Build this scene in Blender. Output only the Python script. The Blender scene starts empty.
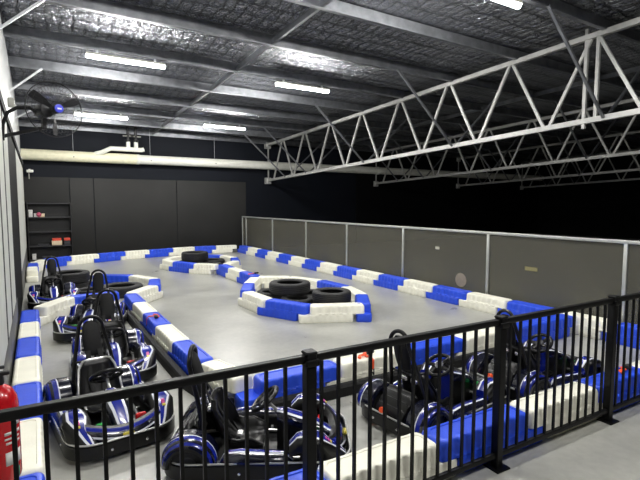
import bpy, bmesh, math, random
from mathutils import Vector, Matrix
random.seed(7)
S = bpy.context.scene
C = S.collection
PI = math.pi

# ------------------------------------------------------------------ materials
def new_mat(name):
    m = bpy.data.materials.new(name); m.use_nodes = True
    nt = m.node_tree; b = nt.nodes['Principled BSDF']
    return m, nt, b

def srgb(r, g, b):
    f = lambda c: (c/255/12.92) if c/255 <= 0.04045 else ((c/255+0.055)/1.055)**2.4
    return (f(r), f(g), f(b), 1)

def mat(name, col, rough=0.5, metal=0.0, var=0.0, vscale=8, bump=0.0, bscale=60, coat=0.0, spec=None):
    m, nt, b = new_mat(name)
    b.inputs['Base Color'].default_value = col
    b.inputs['Roughness'].default_value = rough
    b.inputs['Metallic'].default_value = metal
    b.inputs['Coat Weight'].default_value = coat
    if spec is not None: b.inputs['Specular IOR Level'].default_value = spec
    tc = nt.nodes.new('ShaderNodeTexCoord')
    n = nt.nodes.new('ShaderNodeTexNoise'); n.inputs['Scale'].default_value = vscale; n.inputs['Detail'].default_value = 5
    nt.links.new(tc.outputs['Object'], n.inputs['Vector'])
    if var > 0:
        r = nt.nodes.new('ShaderNodeValToRGB')
        r.color_ramp.elements[0].position = 0.3; r.color_ramp.elements[1].position = 0.7
        r.color_ramp.elements[0].color = tuple(c*(1-var) for c in col[:3])+(1,)
        r.color_ramp.elements[1].color = tuple(min(1, c*(1+var*0.5)) for c in col[:3])+(1,)
        nt.links.new(n.outputs['Fac'], r.inputs['Fac']); nt.links.new(r.outputs['Color'], b.inputs['Base Color'])
    if bump > 0:
        n2 = nt.nodes.new('ShaderNodeTexNoise'); n2.inputs['Scale'].default_value = bscale; n2.inputs['Detail'].default_value = 3
        nt.links.new(tc.outputs['Object'], n2.inputs['Vector'])
        bp = nt.nodes.new('ShaderNodeBump'); bp.inputs['Strength'].default_value = bump; bp.inputs['Distance'].default_value = 0.01
        nt.links.new(n2.outputs['Fac'], bp.inputs['Height']); nt.links.new(bp.outputs['Normal'], b.inputs['Normal'])
    return m

M = {}
M['blue_block'] = mat('blue barrier plastic', srgb(36, 78, 220), 0.42, var=0.10, vscale=6, bump=0.15)
M['white_block'] = mat('white barrier plastic', srgb(243, 241, 225), 0.42, var=0.06, vscale=5, bump=0.15)
M['rubber'] = mat('black rubber', srgb(16, 16, 17), 0.65, var=0.25, bump=0.3, spec=0.3)
M['tyre'] = mat('tyre rubber', srgb(30, 30, 30), 0.62, var=0.25, vscale=14, bump=0.4, bscale=90)
M['fence'] = mat('black powder coat', srgb(7, 7, 8), 0.45, var=0.2, spec=0.25)
M['galv'] = mat('galvanised steel', (0.62, 0.64, 0.66, 1), 0.42, 0.75, var=0.22, vscale=9, bump=0.1)
M['purlin'] = mat('galvanised purlin', (0.27, 0.28, 0.30, 1), 0.42, 0.75, var=0.28, vscale=5, bump=0.08)
M['truss'] = mat('galvanised truss tube', (0.56, 0.56, 0.54, 1), 0.5, 0.45, var=0.15, vscale=5)
M['alu'] = mat('anodised aluminium', srgb(196, 198, 194), 0.38, 0.6, var=0.08)
M['white_paint'] = mat('white pipe plastic', srgb(232, 232, 222), 0.4, var=0.06)
M['cream_pipe'] = mat('cream pipe wrap', srgb(232, 228, 198), 0.5, var=0.08)
M['black_wall'] = mat('dark grey wall sheet', srgb(38, 38, 37), 0.6, var=0.12, vscale=1.2, spec=0.3)
M['navy_wall'] = mat('blue black wall paint', srgb(10, 15, 25), 0.7, var=0.15, vscale=1.0, spec=0.25)
M['dark_wall'] = mat('black wall paint', srgb(6, 7, 10), 0.75, var=0.15, vscale=1.0, spec=0.2)
M['shelf'] = mat('black shelf board', srgb(18, 18, 19), 0.5, var=0.2)
M['shelfedge'] = mat('grey shelf edge', srgb(44, 44, 46), 0.5)
M['panel_white'] = mat('white wall board', srgb(206, 208, 200), 0.5, var=0.08, vscale=3)
M['skirt_grey'] = mat('grey kick board', srgb(96, 96, 92), 0.55, var=0.2, vscale=4)
M['kart_blue'] = mat('kart blue gloss', srgb(12, 30, 134), 0.25, coat=0.5, var=0.08)
M['kart_navy'] = mat('kart navy gloss', srgb(8, 11, 32), 0.22, coat=0.6, var=0.08)
M['kart_black'] = mat('kart black plastic', srgb(9, 9, 10), 0.35, var=0.2, spec=0.4)
M['kart_white'] = mat('kart white decal', srgb(214, 216, 226), 0.3, coat=0.4)
M['kart_pink'] = mat('kart pink decal', srgb(206, 70, 150), 0.35)
M['kart_yellow'] = mat('kart yellow decal', srgb(216, 200, 70), 0.35)
M['seat_black'] = mat('seat shell black', srgb(20, 20, 21), 0.36, var=0.15)
M['fabric'] = mat('black webbing', srgb(10, 10, 11), 0.8, var=0.2, vscale=60)
M['chrome'] = mat('bright metal', (0.8, 0.8, 0.8, 1), 0.25, 0.9, var=0.05)
M['silver'] = mat('silver tube', srgb(190, 190, 188), 0.32, 0.6, var=0.05)
M['red'] = mat('red pedal paint', srgb(206, 40, 44), 0.35, var=0.1)
M['green'] = mat('green pedal paint', srgb(40, 168, 74), 0.35, var=0.1)
M['orange'] = mat('orange webbing', srgb(238, 84, 36), 0.55, var=0.1)
M['pink_mark'] = mat('pink tape', srgb(200, 60, 130), 0.5)
M['ext_red'] = mat('extinguisher red', srgb(190, 18, 28), 0.25, coat=0.5, var=0.08)
M['label'] = mat('white label print', srgb(222, 222, 218), 0.5, var=0.05)
M['labelgreen'] = mat('green label print', srgb(40, 120, 90), 0.5)
M['rim'] = mat('kart wheel rim', srgb(70, 70, 74), 0.35, 0.5, var=0.1)
M['badge'] = mat('blue fan badge', srgb(50, 60, 200), 0.4)
M['black_trim'] = mat('black wall trim', srgb(5,5,6), 0.7, spec=0.15)
M['motor'] = mat('black fan motor', srgb(24, 24, 26), 0.5, var=0.1)
M['box_grey'] = mat('grey junction box', srgb(150, 150, 142), 0.5, var=0.05)
M['boxwhite'] = mat('white carton', srgb(210, 208, 205), 0.6, var=0.05)
M['boxpink'] = mat('pink carton', srgb(200, 90, 120), 0.6, var=0.05)
M['boxred'] = mat('red orange tin', srgb(222, 70, 44), 0.45, var=0.05)
M['boxcream'] = mat('cream carton', srgb(220, 200, 170), 0.6, var=0.05)
M['boxdark'] = mat('dark grey case', srgb(44, 44, 48), 0.6, var=0.1)

def emit_mat(name, col, s):
    m, nt, b = new_mat(name)
    b.inputs['Base Color'].default_value = (0.9, 0.9, 0.9, 1)
    b.inputs['Emission Color'].default_value = col
    b.inputs['Emission Strength'].default_value = s
    return m
M['tube'] = emit_mat('lamp diffuser', (1.0, 0.985, 0.95, 1), 46.0)

def floor_mat():
    m, nt, b = new_mat('polished grey concrete floor')
    tc = nt.nodes.new('ShaderNodeTexCoord')
    n1 = nt.nodes.new('ShaderNodeTexNoise'); n1.inputs['Scale'].default_value = 0.9; n1.inputs['Detail'].default_value = 8; n1.inputs['Roughness'].default_value = 0.62
    n2 = nt.nodes.new('ShaderNodeTexNoise'); n2.inputs['Scale'].default_value = 14; n2.inputs['Detail'].default_value = 6
    r = nt.nodes.new('ShaderNodeValToRGB')
    r.color_ramp.elements[0].position = 0.32; r.color_ramp.elements[0].color = srgb(152, 152, 147)
    r.color_ramp.elements[1].position = 0.68; r.color_ramp.elements[1].color = srgb(184, 184, 177)
    mx = nt.nodes.new('ShaderNodeMixRGB'); mx.blend_type = 'MULTIPLY'; mx.inputs['Fac'].default_value = 0.25
    nt.links.new(tc.outputs['Object'], n1.inputs['Vector']); nt.links.new(tc.outputs['Object'], n2.inputs['Vector'])
    nt.links.new(n1.outputs['Fac'], r.inputs['Fac']); nt.links.new(r.outputs['Color'], mx.inputs['Color1'])
    nt.links.new(n2.outputs['Fac'], mx.inputs['Color2']); nt.links.new(mx.outputs['Color'], b.inputs['Base Color'])
    r2 = nt.nodes.new('ShaderNodeMapRange'); r2.inputs['To Min'].default_value = 0.2; r2.inputs['To Max'].default_value = 0.42
    nt.links.new(n1.outputs['Fac'], r2.inputs['Value']); nt.links.new(r2.outputs['Result'], b.inputs['Roughness'])
    bp = nt.nodes.new('ShaderNodeBump'); bp.inputs['Strength'].default_value = 0.08
    nt.links.new(n2.outputs['Fac'], bp.inputs['Height']); nt.links.new(bp.outputs['Normal'], b.inputs['Normal'])
    return m
M['floor'] = floor_mat()

def foil_mat():
    # silver foil blanket sagging between the wires of a safety mesh
    m, nt, b = new_mat('silver foil insulation')
    b.inputs['Metallic'].default_value = 0.85
    b.inputs['Roughness'].default_value = 0.27
    tc = nt.nodes.new('ShaderNodeTexCoord')
    sep = nt.nodes.new('ShaderNodeSeparateXYZ'); nt.links.new(tc.outputs['Object'], sep.inputs[0])
    def M_(op, a, bb=None, v=None):
        n = nt.nodes.new('ShaderNodeMath'); n.operation = op
        nt.links.new(a, n.inputs[0])
        if bb is not None: nt.links.new(bb, n.inputs[1])
        if v is not None: n.inputs[1].default_value = v
        return n.outputs[0]
    ns = nt.nodes.new('ShaderNodeTexNoise'); ns.inputs['Scale'].default_value = 2.2; ns.inputs['Detail'].default_value = 3
    nt.links.new(tc.outputs['Object'], ns.inputs['Vector'])
    wob = M_('MULTIPLY', ns.outputs['Fac'], v=0.22)
    x = M_('ADD', sep.outputs[0], wob); y = M_('ADD', sep.outputs[1], wob)
    sx = M_('ABSOLUTE', M_('SINE', M_('MULTIPLY', x, v=PI/0.21)))
    sy = M_('ABSOLUTE', M_('SINE', M_('MULTIPLY', y, v=PI/0.42)))
    cell = M_('POWER', M_('MULTIPLY', sx, sy), v=0.4)
    n2 = nt.nodes.new('ShaderNodeTexNoise'); n2.inputs['Scale'].default_value = 5.5; n2.inputs['Detail'].default_value = 2.2; n2.inputs['Roughness'].default_value = 0.6; n2.inputs['Distortion'].default_value = 0.8
    mp = nt.nodes.new('ShaderNodeMapping'); mp.inputs['Scale'].default_value = (1.6, 0.8, 1); nt.links.new(tc.outputs['Object'], mp.inputs['Vector'])
    nt.links.new(mp.outputs['Vector'], n2.inputs['Vector'])
    crease = M_('ABSOLUTE', M_('SUBTRACT', n2.outputs['Fac'], v=0.5))
    h = M_('ADD', M_('MULTIPLY', cell, v=1.1), M_('MULTIPLY', crease, v=4.5))
    bp = nt.nodes.new('ShaderNodeBump'); bp.inputs['Strength'].default_value = 1.0; bp.inputs['Distance'].default_value = 0.05
    nt.links.new(h, bp.inputs['Height']); nt.links.new(bp.outputs['Normal'], b.inputs['Normal'])
    r = nt.nodes.new('ShaderNodeValToRGB')
    r.color_ramp.elements[0].position = 0.1; r.color_ramp.elements[0].color = (0.13, 0.133, 0.145, 1)
    r.color_ramp.elements[1].position = 0.75; r.color_ramp.elements[1].color = (0.37, 0.38, 0.41, 1)
    nt.links.new(cell, r.inputs['Fac']); nt.links.new(r.outputs['Color'], b.inputs['Base Color'])
    return m
M['foil'] = foil_mat()

def acrylic_mat():
    m = bpy.data.materials.new('scuffed clear sheet'); m.use_nodes = True
    nt = m.node_tree; b = nt.nodes['Principled BSDF']; out = nt.nodes['Material Output']
    tc = nt.nodes.new('ShaderNodeTexCoord')
    n = nt.nodes.new('ShaderNodeTexNoise'); n.inputs['Scale'].default_value = 1.6; n.inputs['Detail'].default_value = 7
    nt.links.new(tc.outputs['Object'], n.inputs['Vector'])
    r = nt.nodes.new('ShaderNodeValToRGB')
    r.color_ramp.elements[0].position = 0.3; r.color_ramp.elements[0].color = srgb(98, 97, 87)
    r.color_ramp.elements[1].position = 0.75; r.color_ramp.elements[1].color = srgb(104, 102, 92)
    nt.links.new(n.outputs['Fac'], r.inputs['Fac']); nt.links.new(r.outputs['Color'], b.inputs['Base Color'])
    b.inputs['Roughness'].default_value = 0.4
    b.inputs['Specular IOR Level'].default_value = 0.35
    t = nt.nodes.new('ShaderNodeBsdfTransparent'); t.inputs['Color'].default_value = (0.8, 0.8, 0.78, 1)
    mx = nt.nodes.new('ShaderNodeMixShader')
    mr = nt.nodes.new('ShaderNodeMapRange'); mr.inputs['To Min'].default_value = 0.52; mr.inputs['To Max'].default_value = 0.58
    nt.links.new(n.outputs['Fac'], mr.inputs['Value']); nt.links.new(mr.outputs['Result'], mx.inputs['Fac'])
    nt.links.new(t.outputs[0], mx.inputs[1]); nt.links.new(b.outputs[0], mx.inputs[2]); nt.links.new(mx.outputs[0], out.inputs['Surface'])
    return m
M['acrylic'] = acrylic_mat()

def corrug_mat():
    m, nt, b = new_mat('white ribbed wall sheet')
    tc = nt.nodes.new('ShaderNodeTexCoord')
    w = nt.nodes.new('ShaderNodeTexWave'); w.bands_direction = 'Y'; w.inputs['Scale'].default_value = 1.6; w.inputs['Distortion'].default_value = 0.2
    nt.links.new(tc.outputs['Object'], w.inputs['Vector'])
    bp = nt.nodes.new('ShaderNodeBump'); bp.inputs['Strength'].default_value = 0.5; bp.inputs['Distance'].default_value = 0.02
    nt.links.new(w.outputs['Fac'], bp.inputs['Height']); nt.links.new(bp.outputs['Normal'], b.inputs['Normal'])
    b.inputs['Base Color'].default_value = srgb(190, 192, 190); b.inputs['Roughness'].default_value = 0.45
    return m
M['corrug'] = corrug_mat()

# ------------------------------------------------------------------ mesh helpers
class MB:
    def __init__(s): s.bm = bmesh.new(); s.mi = 0
    def face(s, vs, mi=None):
        try:
            f = s.bm.faces.new(vs); f.material_index = s.mi if mi is None else mi; return f
        except ValueError: return None
    def rings(s, rings, cap0=True, cap1=True, closed=True, mis=None):
        R = [[s.bm.verts.new(Vector(p)) for p in r] for r in rings]
        for i in range(len(R)-1):
            n = len(R[i]); last = n if closed else n-1
            for k in range(last):
                kk = (k+1) % n
                s.face([R[i][k], R[i][kk], R[i+1][kk], R[i+1][k]], None if mis is None else mis(i, k))
        if closed and cap0: s.face(list(reversed(R[0])))
        if closed and cap1: s.face(R[-1])
        return s
    def box(s, a, b, bev=0.0):
        x0, y0, z0 = a; x1, y1, z1 = b
        if bev <= 0:
            return s.rings([[(x0,y0,z0),(x1,y0,z0),(x1,y1,z0),(x0,y1,z0)],[(x0,y0,z1),(x1,y0,z1),(x1,y1,z1),(x0,y1,z1)]])
        def rr(i, z):
            a0, a1, b0, b1 = x0+i, x1-i, y0+i, y1-i; c = bev
            return [(a0+c,b0,z),(a1-c,b0,z),(a1,b0+c,z),(a1,b1-c,z),(a1-c,b1,z),(a0+c,b1,z),(a0,b1-c,z),(a0,b0+c,z)]
        return s.rings([rr(bev*0.7, z0), rr(0, z0+bev), rr(0, z1-bev), rr(bev*0.7, z1)])
    def tube(s, pts, r, n=8, closed=False, mi=None, flat=None):
        pts = [Vector(p) for p in pts]; N = len(pts); rr = r if callable(r) else (lambda i: r)
        rings = []; up = None
        for i in range(N):
            if closed: t = (pts[(i+1) % N]-pts[i-1])
            else: t = pts[min(i+1, N-1)]-pts[max(i-1, 0)]
            t.normalize()
            if up is None:
                up = Vector((0,0,1)) if abs(t.z) < 0.9 else Vector((1,0,0))
            u = t.cross(up)
            if u.length < 1e-4: u = t.cross(Vector((0.3,1,0)))
            u.normalize(); v = u.cross(t).normalized(); up = v
            R = rr(i); fx, fy = flat if flat else (1, 1)
            rings.append([pts[i]+u*math.cos(2*PI*k/n)*R*fx+v*math.sin(2*PI*k/n)*R*fy for k in range(n)])
        if closed: rings.append(rings[0])
        old = s.mi
        if mi is not None: s.mi = mi
        if closed:
            V = [[s.bm.verts.new(p) for p in rg] for rg in rings[:-1]]
            for i in range(N):
                for k in range(n): s.face([V[i][k], V[i][(k+1)%n], V[(i+1)%N][(k+1)%n], V[(i+1)%N][k]])
        else: s.rings(rings)
        s.mi = old
        return s
    def bar(s, p, q, w, h=None):
        # rectangular bar from p to q
        p, q = Vector(p), Vector(q); h = h or w; t = (q-p).normalized()
        up = Vector((0,0,1)) if abs(t.z) < 0.95 else Vector((0,1,0))
        u = t.cross(up).normalized()*w/2; v = u.cross(t).normalized()*h/2
        c = [u+v, -u+v, -u-v, u-v]
        return s.rings([[p+x for x in c], [q+x for x in c]])
    def lathe(s, prof, c=(0,0,0), axis='z', n=32, mis=None, closed_prof=False):
        # prof: list of (r, h)
        rings = []
        for r, h in prof:
            ring = []
            for k in range(n):
                a = 2*PI*k/n; x, y = r*math.cos(a), r*math.sin(a)
                p = {'z': (x, y, h), 'y': (x, h, y), 'x': (h, x, y)}[axis]
                ring.append(Vector(p)+Vector(c))
            rings.append(ring)
        if closed_prof:
            V = [[s.bm.verts.new(p) for p in r] for r in rings]; m = len(V)
            for i in range(m):
                for k in range(n): s.face([V[i][k], V[i][(k+1)%n], V[(i+1)%m][(k+1)%n], V[(i+1)%m][k]], None if mis is None else mis(i))
            return s
        return s.rings(rings, mis=(lambda i, k: mis(i)) if mis else None)
    def build(s, name, mats, parent=None, smooth=35):
        bmesh.ops.recalc_face_normals(s.bm, faces=s.bm.faces)
        me = bpy.data.meshes.new(name); s.bm.to_mesh(me); s.bm.free()
        for m in (mats if isinstance(mats, (list, tuple)) else [mats]): me.materials.append(M[m])
        if smooth:
            for p in me.polygons: p.use_smooth = True
            me.set_sharp_from_angle(angle=math.radians(smooth))
        o = bpy.data.objects.new(name, me); C.objects.link(o)
        if parent: o.parent = parent
        return o

def tag(o, label=None, cat=None, group=None, kind=None):
    if label: o['label'] = label
    if cat: o['category'] = cat
    if group: o['group'] = group
    if kind: o['kind'] = kind
    return o
def empty(name, loc=(0,0,0), rz=0):
    o = bpy.data.objects.new(name, None); C.objects.link(o); o.location = loc; o.rotation_euler = (0,0,rz)
    o.empty_display_size = 0.1
    return o
def clone(o, parent=None):
    c = o.copy(); C.objects.link(c); c.parent = parent
    for ch in [x for x in o.children]: clone(ch, c)
    return c

# ------------------------------------------------------------------ room shell
YB = 19.6          # back wall
XW = -0.36         # left wall
XR = 30.0
YN = -3.2
def zp(y): return 5.48 - 0.036*y        # underside of the purlins
PUR_H = 0.22
tag(MB().box((XW-0.2, YN-0.2, -0.12), (XR+0.2, YB+0.3, 0)).build('floor', 'floor'), kind='structure')
# ceiling: foil blanket on a sloping roof
mb = MB(); z = lambda y: zp(y)+PUR_H+0.01
mb.rings([[(XW-0.2,YN-0.2,z(YN-0.2)),(XR,YN-0.2,z(YN-0.2)),(XR,YB+0.3,z(YB+0.3)),(XW-0.2,YB+0.3,z(YB+0.3))],
          [(XW-0.2,YN-0.2,z(YN-0.2)+0.1),(XR,YN-0.2,z(YN-0.2)+0.1),(XR,YB+0.3,z(YB+0.3)+0.1),(XW-0.2,YB+0.3,z(YB+0.3)+0.1)]])
tag(mb.build('ceiling', 'foil', smooth=0), kind='structure')
# back wall, upper navy with lower grey lining sheets up to the panel wall
wb = MB().box((XW-0.2, YB, 0), (14.3, YB+0.2, z(YB))).build('wall_back', 'navy_wall'); tag(wb, kind='structure')
tag(MB().box((14.3, YB-0.12, 0), (XR, YB+0.2, z(YB)-0.0)).build('wall_back_far', 'dark_wall'), kind='structure')
seams = [1.12, 1.93, 5.05, 8.15]
xs = [-0.34]+seams
for i in range(len(xs)-1):
    z0 = 0
    z1 = 3.04
    if i == 0:   # sheet above the shelf recess
        z0 = 2.13
    MB().box((xs[i]+0.012, YB-0.03, z0), (xs[i+1]-0.012, YB-0.001, z1), 0.004).build('wall_sheet', 'black_wall', wb)
tag(MB().box((XR, YN, 0), (XR+0.2, YB, 5.9)).build('wall_right', 'dark_wall'), kind='structure')
tag(MB().box((XW-0.2, YN-0.2, 0), (XR+0.2, YN, 5.9)).build('wall_front', 'dark_wall'), kind='structure')
# left wall: ribbed sheet above, framed boards below
wl = MB().box((XW-0.2, YN, 0), (XW, YB, 5.2)).build('wall_left', 'corrug'); tag(wl, kind='structure')
MB().box((XW, YN, 0), (XW+0.048, YB-0.05, 3.3)).build('wall_lining', 'black_trim', wl)
for a, b in ((1.6,2.9),(3.0,4.3),(4.5,5.85),(6.1,6.95),(7.25,8.35),(12.0,19.0)):
    MB().box((XW+0.048, a, 0.6), (XW+0.051, b, 3.28)).build('wall_board', 'panel_white', wl)
MB().box((XW, YN, 3.28), (XW+0.075, YB-0.05, 3.40)).build('wall_beam', 'black_trim', wl)
MB().box((XW, 10.8, 3.40), (XW+0.06, YB-0.05, 3.52)).build('wall_channel', 'galv', wl)
MB().box((XW+0.048, YN, 0), (XW+0.056, 8.7, 0.6), 0.003).build('kick_board', 'skirt_grey', wl)
MB().box((XW+0.048, 11.8, 0), (XW+0.054, 19.0, 0.6), 0.003).build('kick_board', 'skirt_grey', wl)

# ------------------------------------------------------------------ purlins, bridging, trusses
PY = [19.42, 17.72, 15.93, 14.1, 12.2, 10.32, 8.47, 6.62, 4.78, 2.95, 1.1, -0.75, -2.6]
names = ['first','second','third','fourth','fifth','sixth','seventh','eighth','ninth','tenth','eleventh','twelfth','thirteenth']
for i, y in enumerate(PY):
    zb = zp(y); t = 0.012; f = 0.075; l = 0.02
    # Z section profile in the YZ plane (web faces the camera)
    prof = [(-f,l),(-f,0),(0,0),(0,PUR_H-t),(f,PUR_H-t),(f,PUR_H-l),(f-t,PUR_H-l-0.0),(f-t,PUR_H-t*1.0-0.001)]
    pr = [(-f,0),(0.0,0),(0.0,PUR_H-t),(f,PUR_H-t),(f,PUR_H),(-t,PUR_H),(-t,t),(-f+t*0.6,t),(-f+t*0.6,l),(-f,l)]
    o = MB().rings([[(XW, y+a, zb+b) for a,b in pr], [(XR-0.02, y+a, zb+b) for a,b in pr]]).build('roof_purlin', 'purlin', smooth=0)
    tag(o, 'galvanised roof purlin crossing the shed, %s counted from the back wall' % names[i], 'purlin', 'roof purlins')
bn = 0
for i in range(len(PY)-1):
    for X in (4.1, 12.6):
        if PY[i+1] < 2 and X < 10: continue
        y1, y0 = PY[i]-0.018, PY[i+1]+0.008
        o = MB().bar((X, y0, zp(y0)+0.08), (X, y1, zp(y1)+0.08), 0.05, 0.11).build('purlin_bridging', 'purlin', smooth=0)
        side = 'over the track' if X < 10 else 'beyond the first truss'
        tag(o, 'strut between %s and %s purlins from the back, %s' % (names[i], names[i+1], side), 'roof strut', 'purlin bridging struts')

def make_truss():
    root = empty('roof_truss', (0,0,0))
    ya, yb = YB-0.18, -2.9
    zb_ = lambda y: 3.155+0.0383*(19.0-y)
    zt_ = lambda y: 4.80+0.0365*(18.0-y)
    MB().bar((0,ya,zb_(ya)), (0,yb,zb_(yb)), 0.1, 0.1).build('bottom_chord', 'truss', root, 0)
    MB().bar((0,ya,zt_(ya)), (0,yb,zt_(yb)), 0.1, 0.1).build('top_chord', 'truss', root, 0)
    bots = [18.9-1.85*0.0, 17.0, 15.1, 13.25, 11.39, 9.5, 7.64, 5.91-0.0]
    for y in [18.9, 17.0, 15.1, 13.22, 11.36, 9.5, 7.64, 5.85, 4.0, 2.1, 0.2, -1.7]:
        for s in (-1, 1):
            yt = y+s*0.85
            if yt > ya-0.1: continue
            yb0 = y+s*0.07
            MB().bar((0,yb0,zb_(yb0)+0.045), (0,yt,zt_(yt)-0.045), 0.05, 0.06).build('web_member', 'truss', root, 0)
    for y in (5.08, 4.86):
        MB().bar((0,y,zb_(y)-(0.14 if y>5 else 0)), (0,y,zt_(y)+(0.16 if y>5 else 0)), 0.06, 0.06).build('splice_post', 'truss', root, 0)
    MB().bar((0,ya,zb_(ya)-0.05), (0,ya,zt_(ya)+0.12), 0.05, 0.05).build('end_post', 'truss', root, 0)
    for z_ in (zb_(ya), zt_(ya)):
        MB().box((-0.12,ya-0.06,z_-0.16), (0.12,YB-0.004,z_+0.12), 0.01).build('wall_bracket', 'truss', root, 0)
    for y in PY[1:-1]:
        MB().box((-0.04,y-0.09,zt_(y)+0.05), (0.04,y-0.085+0.006,zp(y)+0.001), 0).build('purlin_cleat', 'truss', root, 0)
        o = None
    for y in (17.72, 15.93, 12.2, 8.47, 4.78, 1.1):
        for s in (-1, 1):
            MB().bar((s*1.9, y-0.09, zp(y)+0.02), (s*0.05, y-0.09, zb_(y)+0.0), 0.045, 0.045).build('fly_brace', 'purlin', root, 0)
    return root
tr = make_truss(); tr.location.x = 9.2
tag(tr, 'bright galvanised roof truss nearest the track, running to the back wall', 'truss', 'roof trusses')
for X, lab in ((15.5, 'dim second roof truss seen through the first truss'), (21.8, 'dim third roof truss beyond the second one'), (28.0, 'dark farthest roof truss near the far side wall')):
    t2 = clone(tr); t2.location.x = X; t2['label'] = lab

# wall braces on the left wall
for y, lab in ((8.47, 'nearest'), (12.2, 'middle'), (15.93, 'farthest')):
    o = MB().bar((XW, y-0.095, 4.62 if y < 10 else 4.5), (0.26, y-0.095, zp(y)+0.02), 0.035, 0.035).build('wall_brace', 'galv', smooth=0)
    tag(o, 'thin steel brace from the left wall up to a purlin, %s of three' % lab, 'roof brace', 'wall braces')

# ------------------------------------------------------------------ lamps
def make_lamp():
    r = empty('ceiling_lamp')
    MB().box((0,-0.066,0.018), (1.5,0.066,0.06), 0.004).build('lamp_body', 'white_paint', r)
    mb = MB(); n = 10
    ring = lambda x: [(x, 0.05*math.cos(PI+PI*k/n), 0.018+0.055*math.sin(PI+PI*k/n)) for k in range(n+1)]
    mb.rings([ring(0.01), ring(1.49)]).build('lamp_diffuser', 'tube', r)
    for x in (0.2, 1.3): MB().box((x-0.02,-0.02,0.06), (x+0.02,0.02,0.131)).build('lamp_bracket', 'galv', r)
    return r
lamp = make_lamp(); first = True
LY = [(15.93,'back'), (10.32,'middle'), (4.78,'front'), (-0.75,'nearest')]
for (y, ln) in LY:
    for X, side in ((1.12 if y > 15 else 0.97,'left'), (5.1,'right')):
        o = lamp if first else clone(lamp); first = False
        o.location = (X, y-0.04, zp(y)-0.13)
        tag(o, 'glowing white batten lamp under the roof, %s one of the %s row' % (side, ln), 'ceiling lamp', 'batten lamps')

# ------------------------------------------------------------------ pipe, small pipes, fan, junction box
mb = MB()
def pipe_prof(x0, x1, r): return [(r*0.9,x0),(r,x0+0.01),(r,x1-0.01),(r*0.9,x1)]
root = empty('duct_pipe', (0, YB-0.34, 3.80))
MB().lathe([(0.19,XW+0.01),(0.195,XW+0.02),(0.195,3.5)], axis='x', n=32).build('wrapped_pipe', 'cream_pipe', root)
MB().lathe([(0.18,3.5),(0.18,XR-0.05)], axis='x', n=32).build('bare_pipe', 'white_paint', root)
for x in (3.5, 9.5, 15.5): MB().lathe([(0.198,x-0.05),(0.2,x-0.045),(0.2,x+0.045),(0.198,x+0.05)], axis='x', n=32).build('pipe_collar', 'white_paint', root)
for x in (1.27, 3.97, 6.6, 12.0):
    MB().tube([(x,0,0.18),(x,0,zp(19.3)-3.80+0.2)], 0.006, 6).build('hanger_wire', 'galv', root)
    MB().tube([(x,-0.187,-0.03),(x,-0.2,-0.03)], 0.02, 8).build('hanger_bolt', 'motor', root)
tag(root, 'long cream and white duct pipe hanging along the back wall', 'pipe')
root = empty('drain_pipe', (0, YB-0.62, 0))
pp = [(2.0,0.2,3.93),(2.2,0.05,3.98),(2.5,0,4.14),(3.6,0,4.14),(3.68,0,4.17)]
MB().tube(pp, 0.085, 16).build('pipe_run', 'white_paint', root)
for x in (3.12, 3.4):
    MB().tube([(x,0,4.16),(x,0,4.42)], 0.075, 14).build('pipe_riser', 'white_paint', root)
    MB().lathe([(0.06,4.42),(0.1,4.44),(0.1,4.5),(0.05,4.53),(0.05,zp(18.98)+0.2)], (x,0,0), n=14).build('valve', 'motor', root)
    MB().box((x-0.18,-0.03,4.62),(x+0.18,0.03,4.66)).build('pipe_clamp', 'box_grey', root)
tag(root, 'white branch pipe with two short risers above the duct', 'pipe')

root = empty('wall_fan', (0.27, 7.0, 3.31))
yaw = math.radians(-22)
root.rotation_euler = (0, 0, -yaw)
R = 0.35
mb = MB()
circ = lambda r, y, n=48: [(r*math.cos(2*PI*k/n), y, r*math.sin(2*PI*k/n)) for k in range(n)]
mb.tube(circ(R, 0), 0.007, 6, closed=True)
for r, y in ((0.30,-0.07),(0.20,-0.10),(0.30,0.07),(0.20,0.10),(0.1,-0.11)): mb.tube(circ(r, y, 40), 0.0022, 4, closed=True)
for k in range(44):
    a = 2*PI*k/44; ca, sa = math.cos(a), math.sin(a)
    for s in (-1, 1):
        mb.tube([(r*ca, s*y, r*sa) for r, y in ((0.05,0.11),(0.2,0.10),(0.3,0.07),(R,0.0))], 0.0016, 4)
mb.build('fan_guard', 'motor', root)
MB().lathe([(0.02,-0.13),(0.052,-0.125),(0.055,-0.11),(0.05,-0.10)], axis='y', n=24).build('fan_badge', 'badge', root)
MB().box((-0.025,-0.133,-0.012),(0.025,-0.131,0.006)).build('badge_mark', 'label', root)
mb = MB(); mb.lathe([(0.05,-0.07),(0.055,-0.05),(0.055,0.02),(0.03,0.05)], axis='y', n=20)
for k in range(3):
    a0 = 2*PI*k/3+0.5
    rg = []
    for j in range(6):
        r = 0.05+0.28*j/5; w = 0.18+0.2*math.sin(PI*(j+0.6)/6.2)
        rg.append([(r*math.cos(a0+w*(q-0.5)), -0.04+0.07*q*1.0, r*math.sin(a0+w*(q-0.5))) for q in (0,0.5,1)]+
                  [(r*math.cos(a0+w*(q-0.5)), -0.034+0.07*q*1.0, r*math.sin(a0+w*(q-0.5))) for q in (1,0.5,0)])
    mb.rings(rg)
mb.build('fan_blades', 'motor', root)
MB().lathe([(0.03,0.06),(0.085,0.08),(0.095,0.12),(0.095,0.28),(0.07,0.33),(0.02,0.34)], (-0.05,0,0.0), axis='y', n=20).build('fan_motor', 'motor', root)
def wv(dx, dy, dz):      # offset along the room axes turned into the swung fan's own axes
    a = yaw; return (dx*math.cos(a)-dy*math.sin(a), dx*math.sin(a)+dy*math.cos(a), dz)
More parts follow.
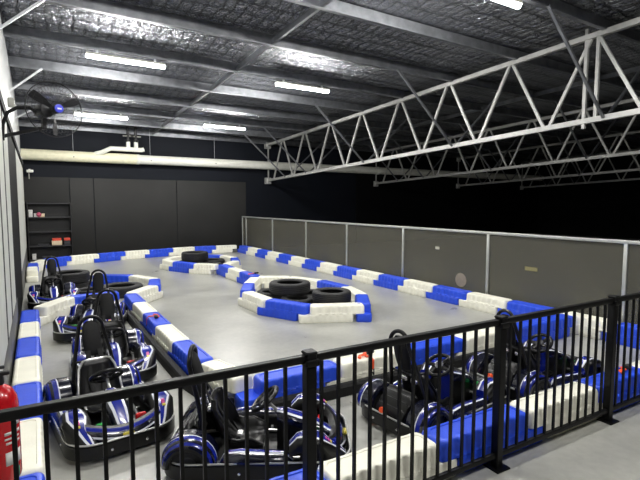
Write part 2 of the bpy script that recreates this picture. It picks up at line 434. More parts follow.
mb = MB(); mb.bar((-0.05,0.2,-0.05),(-0.05,0.22,-0.24),0.05); mb.bar((-0.05,0.22,-0.22),wv(-0.6,0.4,-0.34),0.04)
mb.bar(wv(-0.605,0.4,-0.2),wv(-0.605,0.4,-0.48),0.04)
mb.build('fan_arm', 'motor', root)
mb = MB(); mb.tube([(-0.1,0.25,-0.04),wv(-0.28,0.12,0.02),wv(-0.42,0.12,0.0),wv(-0.52,0.12,-0.07),wv(-0.575,0.12,-0.22),wv(-0.585,0.12,-0.42)], 0.022, 10)
mb.build('fan_cable', 'rubber', root)
tag(root, 'large black wire-guard fan mounted high on the left wall', 'fan')
o = MB().box((XW+0.004, 10.6, 3.92), (XW+0.11, 10.75, 4.08), 0.01).build('junction_box', 'box_grey'); tag(o, 'small grey junction box on the white left wall beside the fan', 'junction box')
root = empty('security_camera', (-0.12, YB-0.2, 3.2))
MB().box((-0.09,-0.1,-0.02),(0.12,0.1,0.07),0.02).build('camera_body','white_paint',root)
MB().box((-0.03,0.0,0.06),(0.03,0.199,0.1),0.004).build('camera_bracket','white_paint',root)
MB().tube([(-0.02,0,-0.03),(-0.02,0,-0.25)],0.02,8).build('camera_cable','box_grey',root)
tag(root, 'small white security camera in the back left corner', 'camera')

# ------------------------------------------------------------------ shelving
root = empty('shelving_unit', (0, YB-0.02, 0))
D = 0.42
for x in (XW+0.1, 1.09): MB().box((x,-D,0),(x+0.025,0,2.12)).build('side_panel','shelf',root)
MB().box((XW+0.1,-0.025,0),(1.115,-0.005,2.12)).build('back_panel','shelf',root)
SZ = [2.1, 1.6, 1.08, 0.57, 0.08]
for zz in SZ:
    b = MB().box((XW+0.127,-D,zz-0.03),(1.088,-0.027,zz)).build('shelf_board','shelf',root)
    MB().box((XW+0.127,-D-0.012,zz-0.035),(1.088,-D,zz+0.002)).build('shelf_edge','shelfedge',b)
tag(root, 'black open shelving unit in the back left corner', 'shelving')
items = [(-0.15,1.6,0.12,0.26,'boxwhite','tall white carton at the left end of the second shelf'),(0.02,1.6,0.14,0.13,'boxwhite','low white carton beside the tall one on the shelf'),
 (0.10,1.6,0.1,0.0,'boxpink',None),(0.2,1.6,0.15,0.12,'boxcream','small cream carton right of the pink one on the shelf'),
 (0.62,0.57,0.32,0.16,'boxcream','cream carton under the red tin on the lower shelf'),(0.95,0.57,0.2,0.16,'boxdark','dark case under the right red tin on the lower shelf'),(0.62,0.731,0.28,0.09,'boxred','red orange tin on the cream carton'),(0.95,0.731,0.2,0.09,'boxred','red orange tin on the dark case at the right of the lower shelf'),
 (-0.1,0.08,0.12,0.2,'boxwhite','white box on the bottom shelf by the left side'),(0.2,0.57,0.35,0.06,'boxdark','flat dark case lying on the lower shelf'),(0.3,0.08,0.3,0.1,'boxdark','dark case on the bottom shelf')]
for x, zz, w, h, m, lab in items:
    if lab is None: continue
    r = empty('storage_box', (x, YB-0.3, zz+0.001))
    MB().box((-w/2,-0.09,0),(w/2,0.09,h*0.72),0.006).build('box_body', m, r)
    MB().box((-w/2-0.004,-0.094,h*0.7),(w/2+0.004,0.094,h),0.005).build('box_lid', m, r)
    tag(r, lab, 'box', 'boxes on the back shelves')
o = MB().lathe([(0.02,0),(0.06,0.03),(0.085,0.085),(0.06,0.14),(0.02,0.17)], n=20).build('storage_ball','boxpink'); o.location=(0.1,YB-0.39,1.602)
tag(o, 'pink round bundle among the white cartons on the shelf', 'ball')

# ------------------------------------------------------------------ barrier blocks
BL, BW, BH, LAP = 0.925, 0.27, 0.30, 0.19
def block_mesh(col):
    def ring(hx, hw, z, amp, x0, nf=7, r=0.05, ph=0.0):
        pts = []; r = min(r, hw*0.8)
        N = 8*nf
        def fl(t): # flute depth 0..1 along the side, fading at the ends
            e = min(1, 8*t, 8*(1-t)); return amp*(0.5-0.5*math.cos(2*PI*(nf*t+ph)))*e
        for i in range(N+1):
            t = i/N; x = -hx+r+(2*hx-2*r)*t; pts.append((x0+x, -hw+fl(t), z))
        for k in range(1, 6):
            a = -PI/2+PI/2*k/6; pts.append((x0+hx-r+r*math.cos(a), -hw+r+r*math.sin(a), z))
        for k in range(0, 6):
            a = PI/2*k/6; pts.append((x0+hx-r+r*math.cos(a), hw-r+r*math.sin(a), z))
        for i in range(N+1):
            t = i/N; x = hx-r-(2*hx-2*r)*t; pts.append((x0+x, hw-fl(1-t), z))
        for k in range(1, 6):
            a = PI/2+PI/2*k/6; pts.append((x0-hx+r+r*math.cos(a), hw-r+r*math.sin(a), z))
        for k in range(0, 6):
            a = PI+PI/2*k/6; pts.append((x0-hx+r+r*math.cos(a), -hw+r+r*math.sin(a), z))
        return pts
    hx, hw = BL/2, BW/2
    mb = MB()
    up = [(0.142,0.006,0.0),(0.150,0.0,0.0),(0.165,0.002,0.010),(0.2,0.003,0.013),(0.262,0.004,0.013),(0.282,0.009,0.010),(0.294,0.016,0.006),(0.30,0.028,0.0),(0.30,0.05,0.0),(0.2935,0.054,0.0),(0.2935,0.062,0.0)]
    mb.rings([ring(hx-i, hw-i, z_, a, 0) for z_, i, a in up])
    lo = [(0.0,0.012,0.0),(0.01,0.003,0.006),(0.06,0.0,0.008),(0.115,0.0,0.008),(0.132,0.003,0.0),(0.142,0.008,0.0)]
    mb.rings([ring(hx-i, hw-i+0.004, z_, a, LAP, ph=0.5) for z_, i, a in lo])
    # arched lugs over the seam
    for s in (-1, 1):
        for k in range(6):
            x = -hx+0.05+ (2*hx-0.1)*(k+1)/7
            n = 6; rg = []
            for (d, q) in ((0.0, 1.0), (0.008, 0.9), (0.013, 0.6)):
                rg.append([(x+0.034*q*math.cos(PI*j/n), s*(hw-0.006+d), 0.15+0.03*q*math.sin(PI*j/n)) for j in range(n+1)])
            mb.rings(rg)
    return mb
proto = {}
for c in ('blue', 'white'):
    o = block_mesh(c).build('barrier_block', c+'_block', smooth=40); proto[c] = o; C.objects.unlink(o)
strip_first = True
def block(p, q, col, label, group, flip=False, z=0.0):
    p = Vector((p[0], p[1])); q = Vector((q[0], q[1])); d = q-p; L = d.length
    o = proto[col].copy(); C.objects.link(o)
    m = (p+q)/2; o.location = (m.x, m.y, z)
    o.rotation_euler.z = math.atan2(d.y, d.x) + (PI if flip else 0)
    o.scale.x = (L-0.008)/BL
    tag(o, label, 'barrier block', group)
    return o
ORD = ['first','second','third','fourth','fifth','sixth','seventh','eighth','ninth','tenth','eleventh']
def chain(pts, cols, where, group, start=None, flip=False, single=None):
    """blocks between successive points; labels count each colour from the first point"""
    cnt = {'blue':0,'white':0}; out = []
    tot = {c: sum(1 for i in range(len(pts)-1) if cols[i % len(cols)] == c) for c in cnt}
    for i in range(len(pts)-1):
        c = cols[i % len(cols)]
        w = 'only' if tot[c] == 1 else ORD[cnt[c]]
        lab = '%s %s plastic block %s' % (w, c, where); cnt[c] += 1
        out.append(block(pts[i], pts[i+1], c, lab, group, flip))
    return out
B, W = 'blue', 'white'
# along the clear panel wall, from the back corner towards the fence
rp = [(7.43, 18.40-0.935*i) for i in range(18)]
chain(rp, [B, W], 'from the back corner along the clear panel wall', 'blocks along the clear panel wall', flip=True)
# back row, from the back right corner leftwards
bp = [(7.30,18.66),(6.42,18.80),(5.52,18.86),(4.60,18.72),(3.66,18.52),(2.76,18.36),(1.84,18.02),(0.93,17.74),(0.18,17.25)]
chain(bp, [W, B, W, B, W, B, W, B], 'along the back wall from its right end', 'blocks along the back wall', flip=False)
lp = [(0.14,17.12),(-0.12,16.3),(-0.145,15.38),(-0.145,14.46)]
chain(lp, [W, B, W], 'in the back left corner past the shelves', 'blocks in the back left corner')
# left wall row from the pocket towards the camera
lw = [(-0.15, 9.12-0.93*i) for i in range(8)]
chain(lw, [B, W], 'against the left wall, from the tyre pocket', 'blocks against the left wall', flip=True)
# pocket front
chain([(-0.02,9.26),(0.5,10.03),(1.38,10.08)], [W, B], 'closing the front of the left tyre pocket', 'blocks in front of the tyre pocket', flip=True)
# loop at the head of the middle divider
chain([(1.56,9.78),(2.15,10.45),(2.36,11.35),(2.0,12.2),(1.2,12.8),(0.4,13.25)], [W, B, W, B, W], 'of the curved divider head', 'blocks of the divider head')
# middle divider straight
mp = [(1.55,9.72),(1.55,8.80),(1.55,7.87),(1.55,6.95),(1.56,6.02),(1.58,5.1)]
mid = chain(mp, [B, W, B, W, B], 'of the middle divider from its curved head', 'blocks of the middle divider', flip=True)
chain([(1.62,5.06),(1.78,4.38)], [W], 'at the bend of the divider behind the third kart', 'blocks of the middle divider', flip=True)
rb = [(1.86,4.27),(2.84,4.25),(3.82,4.22),(4.80,4.19),(5.66,4.16),(6.56,4.13),(7.26,4.11)]
chain(rb, [B, W, B, W, B, B], 'of the row behind the karts, from the divider bend', 'blocks of the row behind the karts', flip=True)
# along the fence
fr = [(-0.28,2.56),(0.64,2.53),(1.57,2.50),(2.52,2.47),(3.56,2.43),(4.62,2.39),(5.58,2.36),(6.5,2.33)]
chain(fr, [W, B, W, B, W, B, W], 'along the black fence counted from the left wall', 'blocks along the fence')
# near tyre island (ring)
isl = [(3.62,8.72),(3.66,7.78),(4.06,6.93),(4.95,6.52),(5.45,7.25),(5.68,8.12),(5.62,9.08),(5.25,9.92),(4.60,10.35)]
chain([isl[0],isl[1],isl[2],isl[3]], [W, B, W], 'on the front of the near tyre island, from the left', 'blocks of the near tyre island', flip=True)
chain(isl[3:], [B, W, B, W, W], 'on the right and back of the near tyre island', 'blocks of the near tyre island', flip=True)
chain([(3.66,8.84),(4.05,9.62),(4.50,10.30)], [B, W], 'on the back left edge of the near tyre island', 'blocks of the near tyre island')
# link between the islands
chain([(4.62,10.52),(4.62,11.35),(4.62,12.2),(4.62,12.98)], [B, W, B], 'of the link between the two tyre islands', 'blocks of the island link')
# far tyre island (ring)
fi = [(3.42,15.0),(3.75,14.2),(4.1,13.45),(4.58,13.05)]
chain([(3.5,15.0),(3.62,14.4),(4.0,13.6),(4.5,13.05)], [W, B, W], 'along the front of the far tyre island', 'blocks of the far tyre island', flip=True)
chain([(4.75,13.0),(5.3,13.6),(5.55,14.4),(5.45,15.25),(4.85,15.85),(4.05,15.8),(3.5,15.15)], [W, B, W, B, W, W], 'round the back of the far tyre island', 'blocks of the far tyre island')

# black rubber kerbs at the foot of the divider and the row
def kerb(pts, label):
    rg = []
    for i, p in enumerate(pts):
        p = Vector((p[0], p[1])); a = Vector(pts[max(i-1,0)]); b = Vector(pts[min(i+1,len(pts)-1)])
        t = (b-a).normalized(); n = Vector((-t.y, t.x))
        rg.append([(p+n*o_)[:]+(z_,) for o_, z_ in ((-0.05,0),(0.05,0),(0.05,0.11),(0.03,0.125),(-0.03,0.125),(-0.05,0.10))])
    o = MB().rings([[Vector(v) for v in r] for r in rg]).build('rubber_kerb', 'rubber', smooth=30)
    tag(o, label, 'kerb', 'black rubber kerbs')
kerb([(1.355,9.6),(1.355,8),(1.355,6.4),(1.37,5.2),(1.45,4.75),(1.60,4.32)], 'black rubber kerb along the lane side of the middle divider')
kerb([(1.80,4.07),(3.0,4.03),(4.6,3.99),(5.7,3.96)], 'black rubber kerb below the row of blocks behind the karts')

# ------------------------------------------------------------------ tyres
def tyre(loc, R, w, label, tilt=(0,0)):
    r0 = R*0.60; h = w/2
    prof = [(r0,-h*0.75),(r0+0.015,-h*0.9),(R*0.82,-h),(R*0.93,-h*0.93),(R*0.985,-h*0.72)]
    for k in range(4):
        z0 = -h*0.62+k*h*0.32
        prof += [(R,z0),(R,z0+h*0.22),(R-0.010,z0+h*0.235),(R-0.010,z0+h*0.305)]
    prof += [(R*0.985,h*0.72),(R*0.93,h*0.93),(R*0.82,h),(r0+0.015,h*0.9),(r0,h*0.75),(r0+0.03,h*0.5),(R*0.9,h*0.4),(R*0.9,-h*0.4),(r0+0.03,-h*0.5)]
    o = MB().lathe(prof, n=48, closed_prof=True).build('car_tyre', 'tyre', smooth=32)
    o.location = (loc[0], loc[1], loc[2]+h); o.rotation_euler = (tilt[0], tilt[1], 0)
    tag(o, label, 'tyre', 'old car tyres on the track')
tyre((4.24,7.70,0), 0.33, 0.29, 'used car tyre lying flat at the front of the near island')
tyre((4.12,8.56,0), 0.33, 0.29, 'bottom tyre at the left back of the near island')
tyre((4.85,7.22,0), 0.30, 0.22, 'bottom tyre at the right front of the near island')
tyre((4.92,8.25,0), 0.38, 0.23, 'bottom tyre at the right back of the near island')
tyre((4.32,8.16,0.295), 0.42, 0.225, 'large tyre stacked on top at the left of the near island')
tyre((4.72,7.22,0.235), 0.37, 0.22, 'tyre stacked on top at the right of the near island')
tyre((4.20,14.75,0), 0.38, 0.25, 'bottom tyre at the left of the far island')
tyre((4.98,14.85,0), 0.38, 0.24, 'lone tyre lying at the right of the far island')
tyre((4.62,14.1,0), 0.37, 0.22, 'tyre lying at the front of the far island')
tyre((4.32,14.68,0.255), 0.42, 0.28, 'tyre stacked on top in the far island')
tyre((0.64,12.3,0), 0.41, 0.24, 'bottom tyre of the pile behind the far left kart')
tyre((0.62,12.28,0.245), 0.44, 0.24, 'tyre on top of the pile behind the far left kart')
tyre((1.60,11.2,0), 0.46, 0.25, 'tyre lying flat inside the curved divider head')
tyre((0.95,11.3,0), 0.30, 0.2, 'smaller tyre lying between the far left kart and divider head')

# ------------------------------------------------------------------ straps and clips on blocks
def strap(loc, rz, label, hang=False):
    r = empty('tether_strap', loc, rz); r.scale = (0.8,0.8,0.8)
    pts = [(-0.16,-0.02,0.012),(-0.08,0.03,0.014),(0.0,0.0,0.02),(0.07,0.05,0.016),(0.11,0.02,0.014)]
    MB().tube(pts, 0.028, 8, flat=(1,0.4)).build('webbing', 'orange', r)
    MB().box((0.07,-0.04,0.004),(0.2,0.03,0.05),0.012).build('buckle', 'motor', r)
    if hang:
        MB().tube([(-0.02,-0.03,0.012),(-0.02,-0.13,0.01),(-0.02,-0.165,-0.03),(-0.02,-0.165,-0.16)], 0.024, 8, flat=(1,0.5)).build('hanging_webbing', 'orange', r)
        MB().tube([(-0.02,-0.165,-0.15),(-0.02,-0.165,-0.24)], 0.022, 8).build('clip', 'motor', r)
    tag(r, label, 'strap', 'orange straps on the blocks')
strap((1.56,7.5,0.301), -1.7, 'orange and black strap on the second blue block of the middle divider', True)
strap((4.63,10.75,0.301), 0.1, 'orange and black strap on the island link beside the near tyre island')
strap((3.24,4.24,0.301), 0.3, 'orange strap hanging over the white block behind the karts', True)
strap((5.32,2.38,0.301), 0.2, 'orange strap on the blue block by the right fence post')

# ------------------------------------------------------------------ clear panel wall
root = empty('clear_panel_wall', (7.68, 0, 0))
PYs = [18.85, 18.45, 15.86, 13.3, 10.93, 8.52, 6.02, 3.5, 1.1, -1.3]
zt = 1.53
MB().box((-0.035,-1.3,zt-0.05),(0.035,18.87,zt),0.005).build('top_rail','alu',root)
MB().box((-0.03,-1.3,0),(0.03,18.85,0.06)).build('bottom_rail','alu',root)
for y in PYs: MB().box((-0.03,y-0.028,0.06),(0.03,y+0.028,zt-0.05),0.004).build('post','alu',root)
for a, b in zip(PYs[1:-1], PYs[2:]):
    MB().box((-0.005,b+0.03,0.07),(0.005,a-0.03,zt-0.055)).build('clear_sheet','acrylic',root)
# end return to the back wall
MB().box((-0.005,18.48,0.07),(0.005,18.82,zt-0.055)).build('clear_sheet','acrylic',root)
st = mat('faded round sticker', srgb(142, 132, 116), 0.5, var=0.15, vscale=30); M['sticker'] = st
M['sticker2'] = mat('yellowed tape', srgb(134, 128, 88), 0.5, var=0.1); M['sticker3'] = mat('white tag', srgb(176, 174, 160), 0.5)
MB().lathe([(0.001,-0.008),(0.15,-0.008),(0.15,-0.0055)], (0,6.7,0.46), axis='x', n=32).build('round_sticker','sticker',root)
MB().box((-0.008,4.95,0.86),(-0.0055,5.2,0.93)).build('tape_sticker','sticker2',root)
MB().box((-0.008,7.33,1.06),(-0.0055,7.45,1.12)).build('paper_tag','sticker3',root)
tag(root, 'long barrier of scuffed clear sheets in an aluminium frame along the right side', 'screen wall')

# ------------------------------------------------------------------ black picket fence
root = empty('picket_fence', (0, 2.35, 0)); root.rotation_euler.z = -0.033
FX0, FX1 = -0.30, 7.4
mb = MB().box((FX0,-0.024,1.160),(FX1,0.024,1.205),0.008); mb.build('top_rail','fence',root)
MB().box((FX0,-0.018,0.085),(FX1,0.018,0.125),0.006).build('bottom_rail','fence',root)
posts = [1.351, 3.045, 4.628, 6.25]
for x in posts:
    MB().box((x-0.034,-0.034,0.012),(x+0.034,0.034,1.207),0.006).build('post','fence',root)
    MB().box((x-0.04,-0.04,1.207),(x+0.04,0.04,1.226),0.008).build('post_cap','fence',root)
    MB().box((x-0.045,-0.05,1.14),(x+0.045,0.05,1.18),0.006).build('rail_bracket','fence',root)
    MB().box((x-0.075,-0.075,0),(x+0.075,0.075,0.012),0.003).build('base_plate','fence',root)
bal = [-0.12+0.1192*k for k in range(12)]+[1.433+0.1215*k for k in range(13)]+[3.16+0.1215*k for k in range(12)]+[4.755+0.1215*k for k in range(12)]+[6.37+0.1215*k for k in range(8)]
for x in bal: MB().box((x-0.0095,-0.0095,0.12),(x+0.0095,0.0095,1.165)).build('baluster','fence',root,0)
tag(root, 'black steel picket fence with square posts across the foreground', 'fence')

# ------------------------------------------------------------------ fire extinguisher
root = empty('fire_extinguisher', (-0.2, 2.84, 0.655))
MB().lathe([(0.05,0),(0.078,0.01),(0.083,0.03),(0.083,0.40),(0.078,0.44),(0.055,0.485),(0.03,0.505),(0.02,0.51)], n=36).build('cylinder','ext_red',root)
mb = MB(); mb.lathe([(0.022,0.505),(0.026,0.52),(0.022,0.56)], n=16); mb.box((-0.09,-0.012,0.555),(0.05,0.012,0.575),0.004); mb.box((-0.085,-0.01,0.59),(0.03,0.01,0.605),0.004)
mb.build('valve_head','motor',root)
MB().tube([(0.0,0.02,0.54),(-0.02,0.09,0.53),(-0.02,0.108,0.45),(-0.02,0.10,0.3),(-0.02,0.10,0.12)],0.011,8).build('hose','rubber',root)
def lab_patch(a0, a1, z0, z1, m, nm):
    n = 8; R_ = 0.0845
    rg = [[(R_*math.cos(a0+(a1-a0)*k/n), R_*math.sin(a0+(a1-a0)*k/n), zz) for k in range(n+1)] for zz in (z0, z1)]
    mb = MB(); mb.rings(rg, closed=False)
    o = mb.build(nm, m, root)
    md = o.modifiers.new('thick','SOLIDIFY'); md.thickness = 0.0008
for q,(a0,a1,z0,z1) in enumerate(((-0.75,-0.35,0.30,0.335),(-1.35,-0.35,0.26,0.275),(-1.35,-0.45,0.235,0.245),(-1.3,-0.4,0.21,0.222),(-1.35,-0.35,0.10,0.17),(-0.9,-0.5,0.02,0.075))):
    lab_patch(a0,a1,z0,z1,'labelgreen' if q == 5 else 'label','label_print')
MB().box((-0.112,-0.03,0.1),(-0.08,0.03,0.3)).build('wall_bracket','fence',root)
tag(root, 'red fire extinguisher on the left wall behind the fence', 'fire extinguisher')

# ------------------------------------------------------------------ go-karts (local +X is forward)
def loft_y(mb, secs, mis=None):
    """secs: list of rings (same count)"""
    return mb.rings(secs, mis=mis)

def make_kart():
    K = empty('go_kart')
    # wrap-around bumper
    def path(L0, L1, hw, r, n=7):
        pts = []
        for cx, cy, a0 in ((L1-r, hw-r, 0), (L0+r, hw-r, PI/2), (L0+r, -hw+r, PI), (L1-r, -hw+r, 1.5*PI)):
            for k in range(n+1):
                a = a0+PI/2*k/n; pts.append((cx+r*math.cos(a), cy+r*math.sin(a)))
        return pts
    P0 = path(-0.71, 0.76, 0.455, 0.24); P1 = path(-0.685, 0.735, 0.43, 0.215)
    def ring(P, z): return [(x, y, z) for x, y in P]
    mb = MB(); seq = [ring(P0,0.05), ring(P0,0.155), ring(P1,0.165), ring(P1,0.04)]
    V = [[mb.bm.verts.new(p) for p in r] for r in seq]
    for i in range(4):
        for k in range(len(P0)):
            kk = (k+1) % len(P0); mb.face([V[i][k], V[i][kk], V[(i+1)%4][kk], V[(i+1)%4][k]])
    bump = mb.build('bumper', 'kart_black', K)
    mb = MB(); mb.tube([(x,y,0.172) for x,y in path(-0.70,0.75,0.445,0.23)], 0.008, 6, closed=True)
    mb.build('bumper_trim', 'silver', bump)
    for x, y in ((0.76,-0.14),(0.76,0.14),(0.42,-0.455),(0.42,0.455),(-0.35,-0.455),(-0.35,0.455),(-0.1,-0.455),(0.1,0.455),(-0.71,-0.15),(-0.71,0.15)):
        mb = MB(); ax = 'x' if abs(y) < 0.3 else 'y'; s = (1 if (x if ax=='x' else y) > 0 else -1)
        mb.lathe([(0.013,0),(0.011,s*0.006),(0.004,s*0.009)], (x,y,0.10), axis=ax, n=10); mb.build('bolt','chrome',bump)
    # chassis
    mb = MB(); mb.box((-0.5,-0.26,0.045),(0.66,0.26,0.062),0.006); mb.build('floor_tray','kart_black',K)
    mb = MB()
    for s in (-1,1):
        mb.tube([(-0.67,s*0.22,0.08),(-0.2,s*0.27,0.08),(0.3,s*0.22,0.08),(0.70,s*0.18,0.09)],0.014,8)
        mb.bar((0.1,s*0.25,0.10),(0.1,s*0.44,0.10),0.02); mb.bar((-0.2,s*0.25,0.10),(-0.2,s*0.44,0.10),0.02)
    mb.tube([(-0.49,-0.38,0.14),(-0.49,0.38,0.14)],0.016,10); mb.tube([(0.47,-0.36,0.125),(0.47,0.36,0.125)],0.013,10)
    mb.build('chassis_frame','silver',K)
    # wheels
    for x, r, w, yy in ((-0.49,0.14,0.15,0.335),(0.47,0.122,0.11,0.345)):
        for s in (-1,1):
            pr = [(r*0.5,-w/2),(r*0.9,-w/2),(r,-w/2+0.02),(r,w/2-0.02),(r*0.9,w/2),(r*0.5,w/2),(r*0.5,-w/2)]
            wh = MB().lathe(pr[:-1], (x,s*yy,r+0.001), axis='y', n=28, closed_prof=True).build('wheel','tyre',K)
            MB().lathe([(0.02,-w/2+0.01),(r*0.5,-w/2+0.015),(r*0.5,w/2-0.015),(0.02,w/2-0.01)], (x,s*yy,r+0.001), axis='y', n=20).build('rim','rim',wh)
    # rear fenders: arched covers over the rear wheels, striped
    for s in (-1,1):
        mb = MB(); cx, cz = -0.49, 0.15
        def arc(R_, y, n=14, a0=-0.15, a1=PI+0.1): return [(cx+R_*1.06*math.cos(a0+(a1-a0)*k/n), s*y, cz+R_*math.sin(a0+(a1-a0)*k/n)) for k in range(n+1)]
        cols = [1,1,2,0,1,0,1,3]
        rs = [arc(0.165,0.20), arc(0.195,0.235), arc(0.20,0.335), arc(0.20,0.345), arc(0.193,0.385), arc(0.18,0.41), arc(0.165,0.43), arc(0.145,0.44), arc(0.12,0.445)]
        mb.rings(rs, closed=False, mis=lambda i,k: cols[i])
        o = mb.build('rear_fender',['kart_blue','kart_navy','kart_white','kart_black'],K)
        md = o.modifiers.new('thick','SOLIDIFY'); md.thickness = 0.012; md.offset = -1
    # side pods and front fenders: lofted along x
    def pod(x0, prof, s, mats, name, stripes):
        # prof: list of (x, yin, yout, ztop, zbot)
        mb = MB(); rings = []
        for x, yi, yo, zt_, zb_ in prof:
            w = yo-yi; c = min(w*0.3, (zt_-zb_)*0.45)
            rings.append([(x, s*p, q) for p, q in ((yi,zb_),(yo,zb_),(yo+0.004,zt_-c*1.2),(yo-c*0.35,zt_-c*0.35),(yo-c,zt_),(yo-c-0.02,zt_+0.002),((yi+yo)/2-0.005,zt_+0.004),(yi+c+0.015,zt_+0.002),(yi+c,zt_),(yi+c*0.3,zt_-c*0.4),(yi,zt_-c))])
        mb.rings(rings, mis=lambda i,k: stripes[k % len(stripes)])
        return mb.build(name, mats, K)
    MT = ['kart_blue','kart_navy','kart_white','kart_black']
    st = [3,3,1,1,2,0,0,1,1,3,3]
    for s in (-1,1):
        pod(0, [(-0.27,0.29,0.40,0.13,0.075),(-0.22,0.28,0.44,0.22,0.065),(-0.1,0.28,0.45,0.235,0.065),(0.1,0.28,0.45,0.22,0.065),(0.24,0.29,0.45,0.215,0.065),(0.30,0.31,0.43,0.16,0.075)], s, MT, 'side_pod', st)
        ff = pod(0, [(0.27,0.27,0.42,0.27,0.20),(0.33,0.255,0.44,0.335,0.24),(0.42,0.25,0.455,0.355,0.262),(0.52,0.245,0.455,0.33,0.262),(0.60,0.235,0.43,0.262,0.12),(0.67,0.225,0.385,0.205,0.10),(0.705,0.23,0.34,0.165,0.10)], s, MT, 'front_fender', [3,3,3,3,2,0,0,2,3,3,3])
        # logo on the fender: slanted pink and white marks
        mb = MB()
        for k in range(3):
            x = 0.545+0.018*k; zz = 0.333-(x-0.52)*0.8
            mb.mi = (0,1,2)[k]
            mb.rings([[(x,s*0.335,zz-0.0),(x+0.014,s*0.335,zz-0.011),(x+0.014,s*0.365,zz-0.011),(x,s*0.365,zz-0.0)],[(x,s*0.335,zz+0.007),(x+0.014,s*0.335,zz-0.004),(x+0.014,s*0.365,zz-0.004),(x,s*0.365,zz+0.007)]])
        mb.build('fender_logo',['kart_pink','kart_pink','kart_yellow'],ff,0)
    # nose cross fairing
    mb = MB(); rings = []
    for k in range(13):
        t = -1+2*k/12; y = t*0.30; x = 0.70-0.08*abs(t)**2.2; zt_ = 0.225+0.05*abs(t)**1.5
        rings.append([(x-0.10,y,zt_-0.02),(x-0.05,y,zt_+0.012),(x-0.02,y,zt_),(x+0.005,y,zt_-0.025),(x+0.028,y,zt_-0.06),(x+0.034,y,zt_-0.075),(x+0.03,y,0.11),(x+0.0,y,0.07),(x-0.06,y,0.09)])
    stripe = [3,3,0,1,2,1,1,3,3]
    mb.rings(rings, mis=lambda i,k: stripe[k])
    nf = mb.build('front_fairing', MT, K)
    mb = MB(); mb.box((0.717,-0.045,0.166),(0.74,0.045,0.196),0.008); mb.build('nose_emblem','kart_yellow',nf)
    # steering fairing between the legs
    mb = MB(); rings = []
    for x, w, zt_ in ((0.16,0.055,0.38),(0.22,0.085,0.375),(0.34,0.095,0.335),(0.48,0.085,0.29),(0.60,0.07,0.21),(0.66,0.06,0.18)):
        rings.append([(x,-w,0.07),(x,-w,zt_-0.07),(x,-w*0.95,zt_-0.02),(x,-w*0.72,zt_),(x,-w*0.45,zt_+0.008),(x,w*0.45,zt_+0.008),(x,w*0.72,zt_),(x,w*0.95,zt_-0.02),(x,w,zt_-0.07),(x,w,0.07)])
    s2 = [3,1,1,2,0,2,1,1,3,3]
    mb.rings(rings, mis=lambda i,k: s2[k])
    mb.build('steering_fairing', MT, K)
    # steering wheel, tilted
    c = Vector((0.06,0,0.475)); n = Vector((-0.62,0,0.78)).normalized(); u = Vector((0,1,0)); v = n.cross(u)
    ringp = [c+u*0.135*math.cos(2*PI*k/28)+v*0.125*math.sin(2*PI*k/28) for k in range(28)]
    mb = MB(); mb.tube(ringp,0.019,8,closed=True)
    for a in (0.15,PI-0.15,-PI/2-0.45,-PI/2+0.45):
        mb.tube([c-n*0.015, c+u*0.13*math.cos(a)+v*0.12*math.sin(a)],0.019,6)
    sw = mb.build('steering_wheel','kart_black',K)
    mb = MB(); mb.tube([c-n*0.03,c+n*0.012],0.045,14); mb.build('wheel_hub','rim',sw)
    mb = MB(); mb.tube([c-n*0.02,(0.42,0,0.12)],0.014,8); mb.build('steering_column','silver',K)
    # pedals
    for s, m in ((1,'red'),(-1,'green')):
        mb = MB(); mb.bar((0.50,s*0.165,0.08),(0.53,s*0.165,0.2),0.018); 
        p = mb.build('pedal_arm','silver',K)
        mb = MB(); mb.box((0.505,s*0.165-0.045,0.165),(0.535,s*0.165+0.045,0.235),0.008); mb.box((0.49,s*0.165-0.05,0.15),(0.515,s*0.165+0.05,0.172),0.006)
        mb.build('pedal_pad',m,p)
    # seat shell
    prof = [(0.05,0.13,0.18),(-0.05,0.10,0.19),(-0.15,0.09,0.20),(-0.24,0.12,0.20),(-0.29,0.22,0.20),(-0.335,0.34,0.19),(-0.365,0.46,0.165),(-0.375,0.52,0.13)]
    mb = MB(); rings = []; rimL, rimR = [], []
    for i,(x,z_,hw) in enumerate(prof):
        side = 0.05 if i == 0 else 0.13 if i < 4 else 0.10 if i < 6 else 0.05
        rg = []
        for k in range(13):
            t = -1+2*k/12; e = max(0,abs(t)-0.55)/0.45
            y = hw*math.copysign(min(1,abs(t)*1.12) if abs(t)>0.5 else abs(t)*1.12, t)
            if i < 4: rg.append((x, y, z_+side*e**1.6))
            else: rg.append((x+side*e**1.6, y, z_))
        rings.append(rg); rimL.append(rg[0]); rimR.append(rg[-1])
    mb.rings(rings, closed=False)
    seat = mb.build('seat','seat_black',K,60)
    md = seat.modifiers.new('thick','SOLIDIFY'); md.thickness = 0.014
    mb = MB(); mb.tube(rimL+rings[-1][1:-1]+list(reversed(rimR)),0.012,8); mb.build('seat_rim','kart_black',seat)
    # roll hoop and head pad
    hoop = []
    for k in range(17):
        t = PI*k/16; hoop.append((-0.53, -0.115*math.cos(t), 0.80+0.125*math.sin(t)))
    pts = [(-0.375,-0.225,0.10),(-0.41,-0.205,0.30),(-0.46,-0.165,0.55)]+hoop+[(-0.46,0.165,0.55),(-0.41,0.205,0.30),(-0.375,0.225,0.10)]
    mb = MB(); mb.tube(pts,0.019,10); mb.tube([(-0.43,-0.17,0.50),(-0.43,0.17,0.50)],0.012,8)
    mb.build('roll_hoop','kart_black',K)
    mb = MB(); rings = []
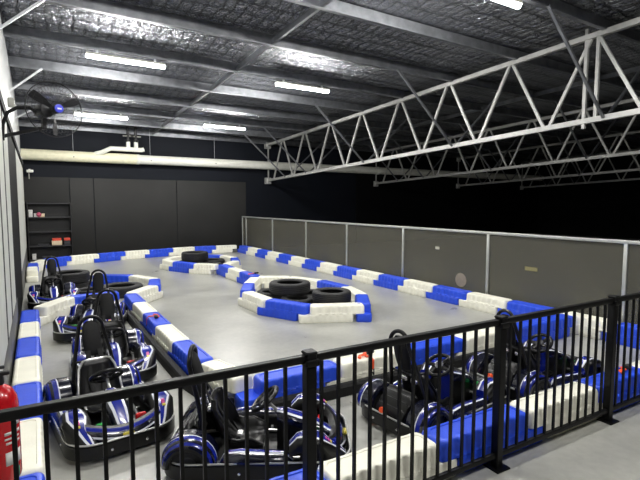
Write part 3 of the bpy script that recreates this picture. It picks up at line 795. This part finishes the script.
    for j, (zz, w, th) in enumerate(((0.54,0.045,0.02),(0.56,0.075,0.035),(0.62,0.086,0.045),(0.70,0.09,0.05),(0.79,0.086,0.045),(0.85,0.075,0.035),(0.88,0.04,0.018))):
        cx = -0.45-(zz-0.55)*0.26
        rings.append([(cx+th*math.sin(2*PI*k/16)*0.9, w*math.cos(2*PI*k/16), zz) for k in range(16)])
    mb.rings(rings); mb.build('head_pad','fabric',K)
    # belts
    belt = MB()
    for s in (-1,1):
        belt.tube([(-0.43,s*0.055,0.60),(-0.37,s*0.06,0.50),(-0.32,s*0.065,0.36),(-0.24,s*0.05,0.24),(-0.16,s*0.02,0.17)],0.024,6,flat=(1,0.25))
        belt.tube([(-0.25,s*0.19,0.2),(-0.2,s*0.12,0.17),(-0.15,s*0.03,0.155)],0.022,6,flat=(0.3,1))
    belt = belt.build('seat_belts','fabric',K)
    for s in (-1,1):
        mb = MB(); mb.box((-0.40,s*0.06-0.035,0.41),(-0.365,s*0.06+0.035,0.455),0.006); mb.build('belt_adjuster','chrome',belt)
    mb = MB(); mb.box((-0.18,-0.04,0.165),(-0.12,0.04,0.195),0.008); mb.build('belt_buckle','chrome',belt)
    # ribbed rear cover with orange plug
    mb = MB(); rings = []
    for k in range(17):
        x = -0.665+0.20*k/16; zz = 0.20+0.16*math.sin(PI*0.5*k/16)+(0.014 if k % 4 in (1,2) else 0)
        rings.append([(x,-0.16,0.09),(x,-0.17,zz-0.03),(x,-0.14,zz),(x,0.14,zz),(x,0.17,zz-0.03),(x,0.16,0.09)])
    mb.rings(rings); rc = mb.build('battery_cover','kart_black',K)
    mb = MB(); mb.tube([(-0.655,0.06,0.19),(-0.70,0.06,0.20)],0.028,12); mb.build('charging_plug','orange',rc)
    return K
kart = make_kart()
karts = [((0.50,4.72),(0.12,-1.0),'blue go-kart nearest the left fence end, with its nose and pedals towards the camera'),
         ((0.75,6.24),(-0.05,-1.0),'second blue go-kart in the left lane, just behind the nearest one'),
         ((0.74,8.34),(-0.30,-1.0),'third blue go-kart in the left lane, behind a tall head pad'),
         ((0.25,11.05),(0.0,-1.0),'blue go-kart in the far left pocket in front of the tyres'),
         ((1.51,3.43),(0.87,-0.49),'blue go-kart seen side on behind the middle fence section'),
         ((3.33,3.20),(0.985,0.10),'blue go-kart between the middle and right fence posts, orange plug at its rear'),
         ((4.87,3.12),(0.99,-0.06),'rightmost blue go-kart, its nose towards the right wall')]
for i in (1, 2, 3, 4, 5, 6, 0):
    p, d, lab = karts[i]
    o = kart if i == 0 else clone(kart)
    o.location = (p[0], p[1], 0); o.rotation_euler.z = math.atan2(d[1], d[0])
    tag(o, lab, 'go-kart', 'parked go-karts')
    if i == 4:      # no charging plug is seen on the side-on kart
        for ch in o.children:
            for g in list(ch.children):
                if g.name.startswith('charging_plug'): bpy.data.objects.remove(g)
    if i == 0:      # only this kart has a bare metal seat rim
        for ch in o.children:
            if ch.name.startswith('seat') and ch.children:
                for rm_ in ch.children:
                    if rm_.name.startswith('seat_rim'):
                        rm_.data = rm_.data.copy(); rm_.data.materials[0] = M['silver']; rm_['label'] = 'bare silver seat rim'

# ------------------------------------------------------------------ world, camera, view
w = bpy.data.worlds.new('World'); S.world = w; w.use_nodes = True
w.node_tree.nodes['Background'].inputs[0].default_value = (0.02,0.022,0.028,1); w.node_tree.nodes['Background'].inputs[1].default_value = 0.3
cam = bpy.data.cameras.new('Camera'); co = bpy.data.objects.new('Camera', cam); C.objects.link(co); S.camera = co
F = 460.0
cam.sensor_fit = 'HORIZONTAL'; cam.sensor_width = 36; cam.lens = 36*F/640
cam.clip_end = 200; cam.clip_start = 0.05
pitch = math.atan(37/F); psi = math.atan(285*math.cos(pitch)/F)
co.location = (0, 0, 2.1)
co.rotation_euler = (PI/2-pitch, 0, -psi)
S.view_settings.view_transform = 'Standard'; S.view_settings.look = 'None'; S.view_settings.gamma = 1
S.view_settings.exposure = 2.62
try: S.view_settings.use_curve_mapping = False
except Exception: pass
